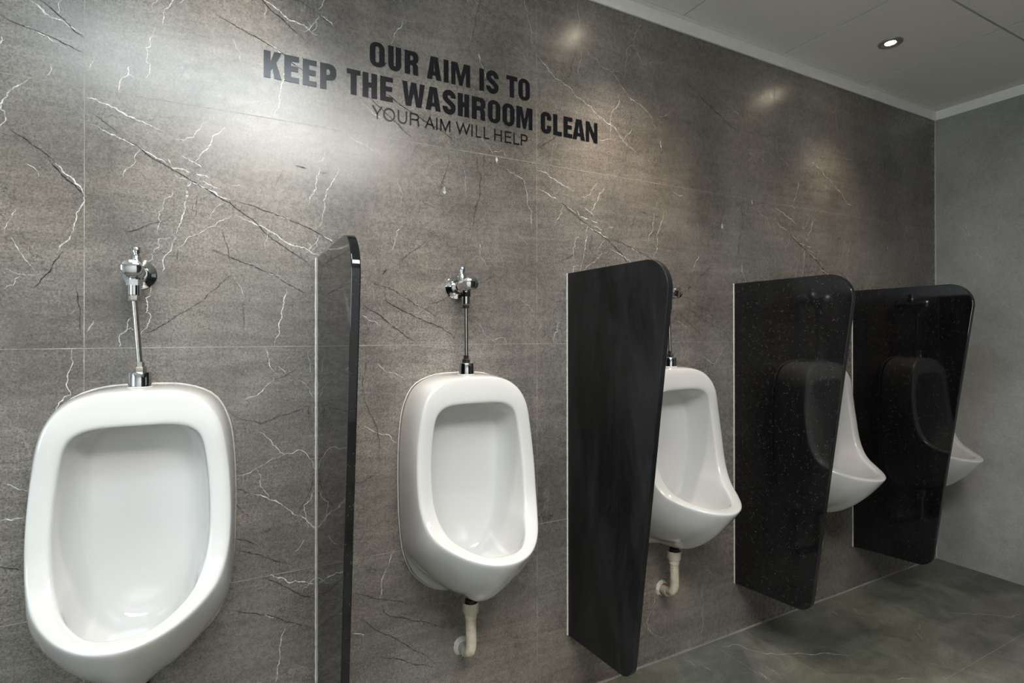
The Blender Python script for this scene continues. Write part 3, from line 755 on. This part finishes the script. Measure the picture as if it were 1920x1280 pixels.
# ---------------------------------------------------------------- flush valves
VZ = 1.378
def flush_valve(sx):
    """wall valve with push button; sx is how far the urinal inlet sits to the right of the valve"""
    t = thing('flush_valve', '', 'flush valve', (0, 0, VZ), 'chrome flush valves')
    PY = -0.079
    b = bmesh.new(); lathe(b, [(0.0, 0.0), (0.0350, 0.0), (0.0355, -0.003), (0.033, -0.006), (0.026, -0.009), (0.021, -0.015), (0.0, -0.015)], (0, 0, 0), 'y', 48)
    obj('wall_flange', b, M['chrome'], t, 40)
    b = bmesh.new()
    lathe(b, [(0, -0.010), (0.0165, -0.010), (0.0165, -0.030), (0.0190, -0.036), (0.0190, -0.090), (0.0160, -0.097), (0, -0.097)], (0, 0, 0), 'y', 40)
    lathe(b, [(0, 0.008), (0.0115, 0.008), (0.0115, 0.036), (0.0095, 0.039), (0, 0.039)], (0, -0.050, 0), 'z', 32)
    lathe(b, [(0, -0.008), (0.0145, -0.008), (0.0145, -0.026), (0, -0.026)], (0, PY + 0.001, 0), 'z', 32)
    obj('valve_body', b, M['chrome'], t, 40)
    b = bmesh.new(); lathe(b, [(0, 0.038), (0.0070, 0.038), (0.0070, 0.044), (0.0096, 0.0445), (0.0100, 0.055), (0.0085, 0.058), (0, 0.0585)], (0, -0.050, 0), 'z', 32)
    obj('stop_cap', b, M['chrome'], t, 40)
    b = bmesh.new(); lathe(b, [(0, -0.094), (0.0165, -0.094), (0.0188, -0.098), (0.0200, -0.104), (0.0200, -0.122), (0.0185, -0.1275), (0.012, -0.1305), (0, -0.1315)], (0, 0, 0.003), 'y', 44)
    obj('push_button', b, M['chrome'], t, 40)
    b = bmesh.new()
    lathe(b, [(0, -0.020), (0.0160, -0.020), (0.0160, -0.033), (0, -0.033)], (0, PY, 0), 'z', 6)
    lathe(b, [(0, -0.033), (0.0122, -0.033), (0.0122, -0.054), (0, -0.054)], (0, PY, 0), 'z', 32)
    obj('outlet_nut', b, M['chrome'], t, 40)
    b = bmesh.new(); lathe(b, [(0, -0.0535), (0.0102, -0.0535), (0.0112, -0.055), (0.0112, -0.066), (0.0102, -0.068), (0, -0.068)], (0, PY, 0), 'z', 6)
    obj('compression_nut', b, M['nickel'], t, 40)
    b = bmesh.new(); tube(b, [(0, PY, -0.066), (sx * 0.5, PY, -0.140), (sx, PY, -0.216)], 0.0060, 20)
    obj('supply_pipe', b, M['nickel'], t, 60)
    b = bmesh.new(); lathe(b, [(0, -0.216), (0.0120, -0.216), (0.0128, -0.218), (0.0128, -0.226), (0.0120, -0.228), (0, -0.228)], (sx, PY, 0), 'z', 6)
    lathe(b, [(0, -0.205), (0.0085, -0.205), (0.0085, -0.216), (0, -0.216)], (sx, PY, 0), 'z', 6)
    obj('compression_nut', b, M['nickel'], t, 40)
    b = bmesh.new(); lathe(b, [(0, -0.228), (0.0215, -0.228), (0.0225, -0.2295), (0.0225, -0.2595), (0.0215, -0.2600), (0, -0.2600)], (sx, PY, 0), 'z', 44)
    obj('spud_cup', b, M['chrome'], t, 40)
    b = bmesh.new(); lathe(b, [(0, -0.2598), (0.0235, -0.2598), (0.0250, -0.2612), (0.0240, -0.2640), (0, -0.2640)], (sx, PY, 0), 'z', 32)
    obj('spud_seal', b, M['sealant'], t, 40)
    return t
V = [(-0.1904, 0.0105, 'chrome flush valve and pipe above the nearest urinal at the left'),
     (0.6166, 0.001, 'chrome flush valve and pipe between the first and second black dividers'),
     (1.4120, 0.006, 'chrome flush valve half hidden behind the second black divider'),
     (2.2550, 0.004, 'chrome flush valve hidden behind the third black divider'),
     (3.0650, 0.003, 'chrome flush valve hidden behind the fourth black divider')]
for i, (x, sx, lab) in enumerate(V):
    o = flush_valve(sx)
    o.location = (x, 0, VZ - (0.014 if i == 4 else 0)); o['label'] = lab

# ---------------------------------------------------------------- drain pipes
def drain_pipe(rusty, wx):
    t = thing('drain_pipe', '', 'drain pipe', (0, 0, 0.28), 'ivory drain pipes under the urinals')
    Y = -0.092
    b = bmesh.new(); lathe(b, [(0, 0.180), (0.0165, 0.180), (0.0165, 0.162), (0, 0.162)], (0, Y, 0), 'z', 32)
    obj('threaded_tail', b, M['rubber'], t, 40)
    b = bmesh.new(); lathe(b, [(0.017, 0.164), (0.0230, 0.173), (0.0245, 0.171), (0.0240, 0.146), (0.0210, 0.140), (0.0178, 0.139), (0.0178, 0.126), (0.0150, 0.125), (0.0150, 0.168), (0.017, 0.168)], (0, Y, 0), 'z', 36)
    obj('slip_nut', b, M['pvc'], t, 35)
    path = spline([(0, Y, 0.128), (0, Y, 0.100), (0.001, Y, 0.070), (0.001, Y, 0.046), (0.001, Y + 0.008, 0.024), (0.002 + wx * .3, Y + 0.030, 0.010), (0.002 + wx * .6, -0.040, 0.000)], 34)
    rads = []
    for k, p in enumerate(path):
        fl = (0.0, 0.0006, 0.0024, 0.0006)[k % 4] if 8 < k < 176 else 0.0
        rads.append(0.0158 - fl)
    b = bmesh.new(); tube(b, path, rads, 28)
    obj('corrugated_hose', b, M['hose'], t, 180)
    b = bmesh.new(); tube(b, spline([(0.002 + wx * .45, -0.050, 0.003), (0.002 + wx * .7, -0.030, -0.002), (0.002 + wx, 0.0, -0.006)], 8), [0.0172] * 17, 28)
    obj('wall_elbow', b, M['pvc'] if rusty else M['grey_pvc'], t, 60)
    b = bmesh.new(); r2 = random.Random(3); n = 40
    ri, ro = [], []
    for k in range(n):
        a = 2 * math.pi * k / n; R = 0.0285 + 0.0045 * noise.noise((math.cos(a) * 2, math.sin(a) * 2, 5.0)) + r2.uniform(-.0012, .0012)
        ri.append(b.verts.new((0.002 + wx + 0.0168 * math.cos(a), -0.012, -0.006 + 0.0168 * math.sin(a))))
        ro.append((b.verts.new((0.002 + wx + R * .82 * math.cos(a), -0.009, -0.006 + R * .82 * math.sin(a))), b.verts.new((0.002 + wx + R * math.cos(a), 0.0, -0.006 + R * math.sin(a)))))
    for k in range(n):
        k2 = (k + 1) % n
        b.faces.new((ri[k], ri[k2], ro[k2][0], ro[k][0])); b.faces.new((ro[k][0], ro[k2][0], ro[k2][1], ro[k][1]))
    facing(b, (0, -1, 0))
    obj('sealing_plaster', b, M['putty'], t, 50)
    if rusty:
        b = bmesh.new(); lathe(b, [(0.0172, -0.020), (0.0205, -0.019), (0.0215, -0.012), (0.0172, -0.011)], (0.002 + wx, 0, -0.006), 'y', 32)
        tag(obj('gasket', b, M['rust'], t, 40), 'rust red ring')
    return t
D = [(-0.1791, False, 0.008, 'drain pipe under the nearest urinal, just its top at the bottom edge'),
     (0.6257, False, 0.008, 'ivory corrugated drain pipe with grey elbow between first and second dividers'),
     (1.4237, True, 0.024, 'ivory corrugated drain pipe with rust red ring beside the second divider'),
     (2.2632, False, 0.008, 'ivory drain pipe peeking out below the third divider'),
     (3.0700, False, 0.008, 'drain pipe hidden behind the fourth black divider')]
for x, ru, wx, lab in D:
    o = drain_pipe(ru, wx); o.location.x = x; o.location.z -= 0.014 if x > 3 else 0; o['label'] = lab

# ---------------------------------------------------------------- dividers
def divider_mesh(th):
    pts = [(0.0, 1.443)]
    def arc(c, r, a0, a1, n):
        for k in range(n + 1):
            a = math.radians(a0 + (a1 - a0) * k / n); pts.append((c[0] + r * math.cos(a), c[1] + r * math.sin(a)))
    # y is negative into the room; angles measured in the (y, z) plane
    arc((-0.3935, 1.3555), 0.0865, 90, 184, 18)
    arc((-0.2755, 0.2855), 0.0600, 190, 262, 14)
    pts.append((0.0, 0.206))
    b = bmesh.new()
    A = [b.verts.new((0, y, z)) for y, z in pts]; B = [b.verts.new((th, y, z)) for y, z in pts]
    n = len(pts); fs = [b.faces.new(A), b.faces.new(list(reversed(B)))]
    for k in range(n): fs.append(b.faces.new((A[k], A[(k + 1) % n], B[(k + 1) % n], B[k])))
    bmesh.ops.recalc_face_normals(b, faces=fs)
    es = [e for e in b.edges if abs(e.verts[0].co.x - e.verts[1].co.x) < 1e-6 and not (abs(e.verts[0].co.y) < 1e-6 and abs(e.verts[1].co.y) < 1e-6)]
    bmesh.ops.bevel(b, geom=es, offset=0.0022, segments=3, affect='EDGES', profile=0.5)
    return b
DV = [(0.2087, 'granite', 'nearest black stone divider, seen almost edge-on, mirroring the tiles'),
      (1.0251, 'granite_dusty', 'dull black stone divider, the widest face, second from the left'),
      (1.8465, 'granite_speckled', 'speckled glossy black stone divider, third from the left'),
      (2.6715, 'granite', 'farthest glossy black stone divider, next to the right wall')]
for x, mt, lab in DV:
    t = thing('divider', lab, 'urinal divider', (x, 0, 0), 'black stone urinal dividers')
    obj('panel', divider_mesh(0.0185), M[mt], t, 14)
    b = bmesh.new()
    for s0, s1 in ((-0.0036, -0.0001), (0.0186, 0.0215)):      # narrow bead on either side along the wall
        pr = None; rb = random.Random(int(x * 1000))
        for k in range(91):
            z = 0.206 + (1.443 - 0.206) * k / 90
            d = rb.uniform(-0.0006, 0.0006); xa, xb = (s0 + d, s1) if s0 < 0 else (s0, s1 + d)
            vs = [b.verts.new(p) for p in ((xa, 0.0, z), (xa, -0.0022, z), ((xa + xb) / 2, -0.0034, z), (xb, -0.0034, z), (xb, 0.0, z))]
            if pr:
                for q in range(4): b.faces.new((pr[q], pr[q + 1], vs[q + 1], vs[q]))
            else: b.faces.new(vs)
            pr = vs
        b.faces.new(list(reversed(pr)))
    bmesh.ops.recalc_face_normals(b, faces=b.faces)
    obj('sealant_bead', b, M['sealant'], t, 60)

# ---------------------------------------------------------------- wall lettering
def arcp(cx, cy, rx, ry, a0, a1, n=14):
    return [(cx + rx * math.cos(math.radians(a0 + (a1 - a0) * k / n)), cy + ry * math.sin(math.radians(a0 + (a1 - a0) * k / n))) for k in range(n + 1)]
def stroke(P, w):
    P = [Vector(p) for p in P]; L, R = [], []
    for i, p in enumerate(P):
        if i == 0: d = P[1] - P[0]; k = 1
        elif i == len(P) - 1: d = P[-1] - P[-2]; k = 1
        else:
            a, c = (P[i] - P[i - 1]).normalized(), (P[i + 1] - P[i]).normalized(); d = a + c
            k = 1 / max(0.35, math.cos(a.angle(c) / 2))
        d.normalize(); n = Vector((-d.y, d.x)) * (w / 2 * k); L.append(p + n); R.append(p - n)
    return [tuple(p) for p in L + R[::-1]]
def rrect(w, h, r, x=0, y=0):
    return arcp(x + w - r, y + h - r, r, r, 0, 90) + arcp(x + r, y + h - r, r, r, 90, 180) + arcp(x + r, y + r, r, r, 180, 270) + arcp(x + w - r, y + r, r, r, 270, 360)
def heavy(c, w, s):
    """bold condensed capital, unit height, width w, stem s: list of (outline, [holes])"""
    h = s * 0.82
    if c == 'I': return [([(0, 0), (w, 0), (w, 1), (0, 1)], [])]
    if c == 'L': return [([(0, 0), (w, 0), (w, h), (s, h), (s, 1), (0, 1)], [])]
    if c == 'E': return [([(0, 0), (w, 0), (w, h), (s, h), (s, .42), (w * .94, .42), (w * .94, .42 + h), (s, .42 + h), (s, 1 - h), (w, 1 - h), (w, 1), (0, 1)], [])]
    if c == 'T': return [([(w / 2 - s / 2, 0), (w / 2 + s / 2, 0), (w / 2 + s / 2, 1 - h), (w, 1 - h), (w, 1), (0, 1), (0, 1 - h), (w / 2 - s / 2, 1 - h)], [])]
    if c == 'H': return [([(0, 0), (s, 0), (s, .42), (w - s, .42), (w - s, 0), (w, 0), (w, 1), (w - s, 1), (w - s, .42 + h * 1.05), (s, .42 + h * 1.05), (s, 1), (0, 1)], [])]
    if c == 'A':
        m = w / 2
        return [([(0, 0), (s * .98, 0), (s * 1.14, .18), (w - s * 1.14, .18), (w - s * .98, 0), (w, 0), (m + s * .68, 1), (m - s * .68, 1)], [[(s * 1.30, .33), (w - s * 1.30, .33), (m, .80)]])]
    if c == 'M':
        k = s * .88; m = w / 2
        return [([(0, 0), (k, 0), (k, .68), (m - k * .36, 0), (m + k * .36, 0), (w - k, .68), (w - k, 0), (w, 0), (w, 1), (w - k * 1.45, 1), (m, .42), (k * 1.45, 1), (0, 1)], [])]
    if c == 'N':
        k = s * .86
        return [([(0, 0), (k, 0), (k, .58), (w - k * 1.05, 0), (w, 0), (w, 1), (w - k, 1), (w - k, .44), (k * 1.05, 1), (0, 1)], [])]
    if c == 'W':
        k = s * .92; q = w / 4
        return [([(0, 1), (k, 1), (q * 1.12, .36), (2 * q - k * .52, 1), (2 * q + k * .52, 1), (w - q * 1.12, .36), (w - k, 1), (w, 1), (w - q * .62, 0), (w - q * .62 - k * 1.05, 0), (2 * q, .56), (q * .62 + k * 1.05, 0), (q * .62, 0)], [])]
    if c == 'K':
        return [([(0, 0), (s, 0), (s, .26), (s * 1.28, .38), (w - s * 1.08, 0), (w, 0), (w * .70, .60), (w * .99, 1), (w - s * 1.10, 1), (s, .62), (s, 1), (0, 1)], [])]
    if c == 'O': return [(rrect(w, 1.03, w * .47, 0, -.015), [rrect(w - 2 * s, 1.03 - 1.5 * s, (w - 2 * s) * .48, s, -.015 + .75 * s)])]
    if c == 'U':
        r = w * .47
        o = [(0, 1)] + [(w - x, y) for x, y in []] + arcp(r, r - .015, r, r, 180, 270) + arcp(w - r, r - .015, r, r, 270, 360) + [(w, 1), (w - s, 1)]
        q = (w - 2 * s) * .48
        o += arcp(w - s - q, .75 * s + q, q, q, 360, 270) + arcp(s + q, .75 * s + q, q, q, 270, 180) + [(s, 1)]
        return [(o, [])]
    if c == 'C':
        r = w * .47; q = (w - 2 * s) * .48
        o = [(w, .64), (w, 1.015 - r)] + arcp(w - r, 1.015 - r, r, r, 0, 90) + arcp(r, 1.015 - r, r, r, 90, 180) + arcp(r, r - .015, r, r, 180, 270) + arcp(w - r, r - .015, r, r, 270, 360) + [(w, .37), (w - s, .37)]
        o += arcp(w - s - q, .75 * s + q, q, q, 360, 270) + arcp(s + q, .75 * s + q, q, q, 270, 180) + arcp(s + q, 1 - .75 * s - q, q, q, 180, 90) + arcp(w - s - q, 1 - .75 * s - q, q, q, 90, 0) + [(w - s, .64)]
        return [(o, [])]
    if c == 'P':
        r = .25
        return [([(0, 0), (s, 0), (s, .37), (w - r, .37)] + arcp(w - r, .37 + r, r, r, 270, 360) + arcp(w - r, 1 - r, r, r, 0, 90) + [(0, 1)],
                 [[(s, .37 + h)] + arcp(w - s - .09, .37 + h + .09, .09, .09, 270, 360) + arcp(w - s - .09, 1 - h - .09, .09, .09, 0, 90) + [(s, 1 - h)]])]
    if c == 'R':
        r = .22
        return [([(0, 0), (s, 0), (s, .41)] + arcp(w - s - .08, .41 - .08, .07, .08, 90, 0, 6) + [(w - s - .01, .1), (w - s + .03, 0), (w, 0), (w - .015, .10), (w - .015, .34)] + arcp(w - .13, .37, .11, .12, 0, 70, 6) + arcp(w - .18, .66, .18, .16, 300, 360, 6) + arcp(w - r, 1 - r, r, r, 0, 90) + [(0, 1)],
                 [[(s, .41 + h * .98)] + arcp(w - s - .07, .41 + h + .07, .07, .07, 270, 360) + arcp(w - s - .07, 1 - h - .07, .07, .07, 0, 90) + [(s, 1 - h)]])]
    if c == 'S':
        r = w / 2 - s / 2; hb = .80 * s / 2
        P = [(w - s / 2, .70)] + arcp(w / 2, 1.015 - hb - r * .95, r, r * .95, 0, 180, 18) + [(s / 2 + .005, .66), (w * .36, .56), (w * .64, .44), (w - s / 2 - .005, .34)] + arcp(w / 2, -.015 + hb + r * .95, r, r * .95, 0, -180, 18) + [(s / 2, .30)]
        return [(stroke(P, s * .97), [])]
def light(c, w, t):
    """thin sans capital drawn with strokes of width t"""
    h = t / 2; S = []
    if c == 'I': S = [[(w / 2, 0), (w / 2, 1)]]
    if c == 'L': S = [[(h, 1), (h, h), (w, h)]]
    if c == 'H': S = [[(h, 0), (h, 1)], [(w - h, 0), (w - h, 1)], [(t, .53), (w - t, .53)]]
    if c == 'E': S = [[(w, h), (h, h), (h, 1 - h), (w, 1 - h)], [(t, .53), (w * .94, .53)]]
    if c == 'A': S = [[(h, 0), (w / 2, 1 - t * .9), (w - h, 0)], [(w * .2, .34), (w * .8, .34)]]
    if c == 'M': S = [[(h, 0), (h, 1 - h)], [(h * 1.3, 1 - h), (w / 2, h * 1.2), (w - h * 1.3, 1 - h)], [(w - h, 1 - h), (w - h, 0)]]
    if c == 'W': S = [[(h, 1), (w * .27, t * .9), (w / 2, 1 - t * .9), (w * .73, t * .9), (w - h, 1)]]
    if c == 'Y': S = [[(h, 1), (w / 2, .42), (w - h, 1)], [(w / 2, 0), (w / 2, .45)]]
    if c == 'U': S = [[(h, 1)] + arcp(w / 2, w / 2 - .01, w / 2 - h, w / 2 - h, 180, 360, 20) + [(w - h, 1)]]
    if c == 'P': S = [[(h, 0), (h, 1)], [(t, 1 - h)] + arcp(w - .27, 1 - h - .235, .235, .235, 90, -90, 14) + [(t, 1 - h - .47)]]
    if c == 'R': S = [[(h, 0), (h, 1)], [(t, 1 - h)] + arcp(w - .29, 1 - h - .225, .235, .225, 90, -90, 14) + [(t, 1 - h - .45)], arcp(w - .25, .33, .18, .17, 90, 0, 8) + [(w - .06, .10), (w - .02, 0)]]
    if c == 'O': return [(arcp(w / 2, .5, w / 2, .52, 0, 345, 30), [arcp(w / 2, .5, w / 2 - t, .52 - t, 0, 345, 30)])]
    return [(stroke(P, t), []) for P in S]

def letter_mesh(polys, x, z, H, depth):
    b = bmesh.new()
    for outl, holes in polys:
        loops = [outl] + holes
        flat = [Vector((px, py, 0)) for L in loops for px, py in L]
        tris = tessellate_polygon([[Vector((px, py, 0)) for px, py in L] for L in loops])
        F = [b.verts.new((x + p.x * H, -depth, z + p.y * H)) for p in flat]
        K = [b.verts.new((x + p.x * H, -0.0003, z + p.y * H)) for p in flat]
        for t in tris:
            try: b.faces.new([F[i] for i in t])
            except ValueError: pass
        o = 0
        for L in loops:
            n = len(L)
            for k in range(n):
                try: b.faces.new((F[o + k], F[o + (k + 1) % n], K[o + (k + 1) % n], K[o + k]))
                except ValueError: pass
            o += n
    for f in b.faces:
        f.normal_update()
        if abs(f.normal.y) > .5 and f.normal.y > 0: f.normal_flip()
    return b

LINES = [
 ('heavy', 2.0030, 0.0690, 'O.3533,.3963 U.4062,.4446 R.4554,.4968 A.5235,.5690 I.5765,.5925 M.6010,.6640 I.6955,.7115 S.7190,.7630 T.7910,.8306 O.8350,.8778'),
 ('heavy', 1.9090, 0.0705, 'K.0781,.1216 E.1280,.1648 E.1739,.2097 P.2186,.2613 T.2894,.3270 H.3330,.3743 E.3829,.4200 W.4475,.5166 A.5190,.5672 S.5726,.6159 H.6225,.6606 R.6694,.7162 O.7246,.7690 O.7764,.8205 M.8275,.8876 C.9199,.9607 L.9686,1.0031 E1.0105,1.0460 A1.0475,1.0990 N1.1027,1.1527'),
 ('light', 1.8525, 0.0375, 'Y.3590,.3904 O.3916,.4267 U.4344,.4625 R.4704,.4990 A.5165,.5480 I.5518,.5569 M.5652,.5982 W.6159,.6646 I.6673,.6728 L.6830,.7016 L.7106,.7294 H.7471,.7742 E.7850,.8090 L.8163,.8378 P.8437,.8685')]
sign = thing('wall_lettering', 'black lettering about washroom aim on the tiled wall', 'wall lettering', (0, 0, 0))
for style, z, H, spec in LINES:
    ln = bpy.data.objects.new('text_line', None); col.objects.link(ln); ln.parent = sign; ln.empty_display_size = 0.02
    for it in spec.split():
        c = it[0]; a, bb = (float(q) for q in it[1:].split(','))
        w = (bb - a) / H
        polys = heavy(c, w, 0.235) if style == 'heavy' else light(c, w, 0.115)
        obj('letter', letter_mesh(polys, a, z, H, 0.0014), M['letter'], ln)
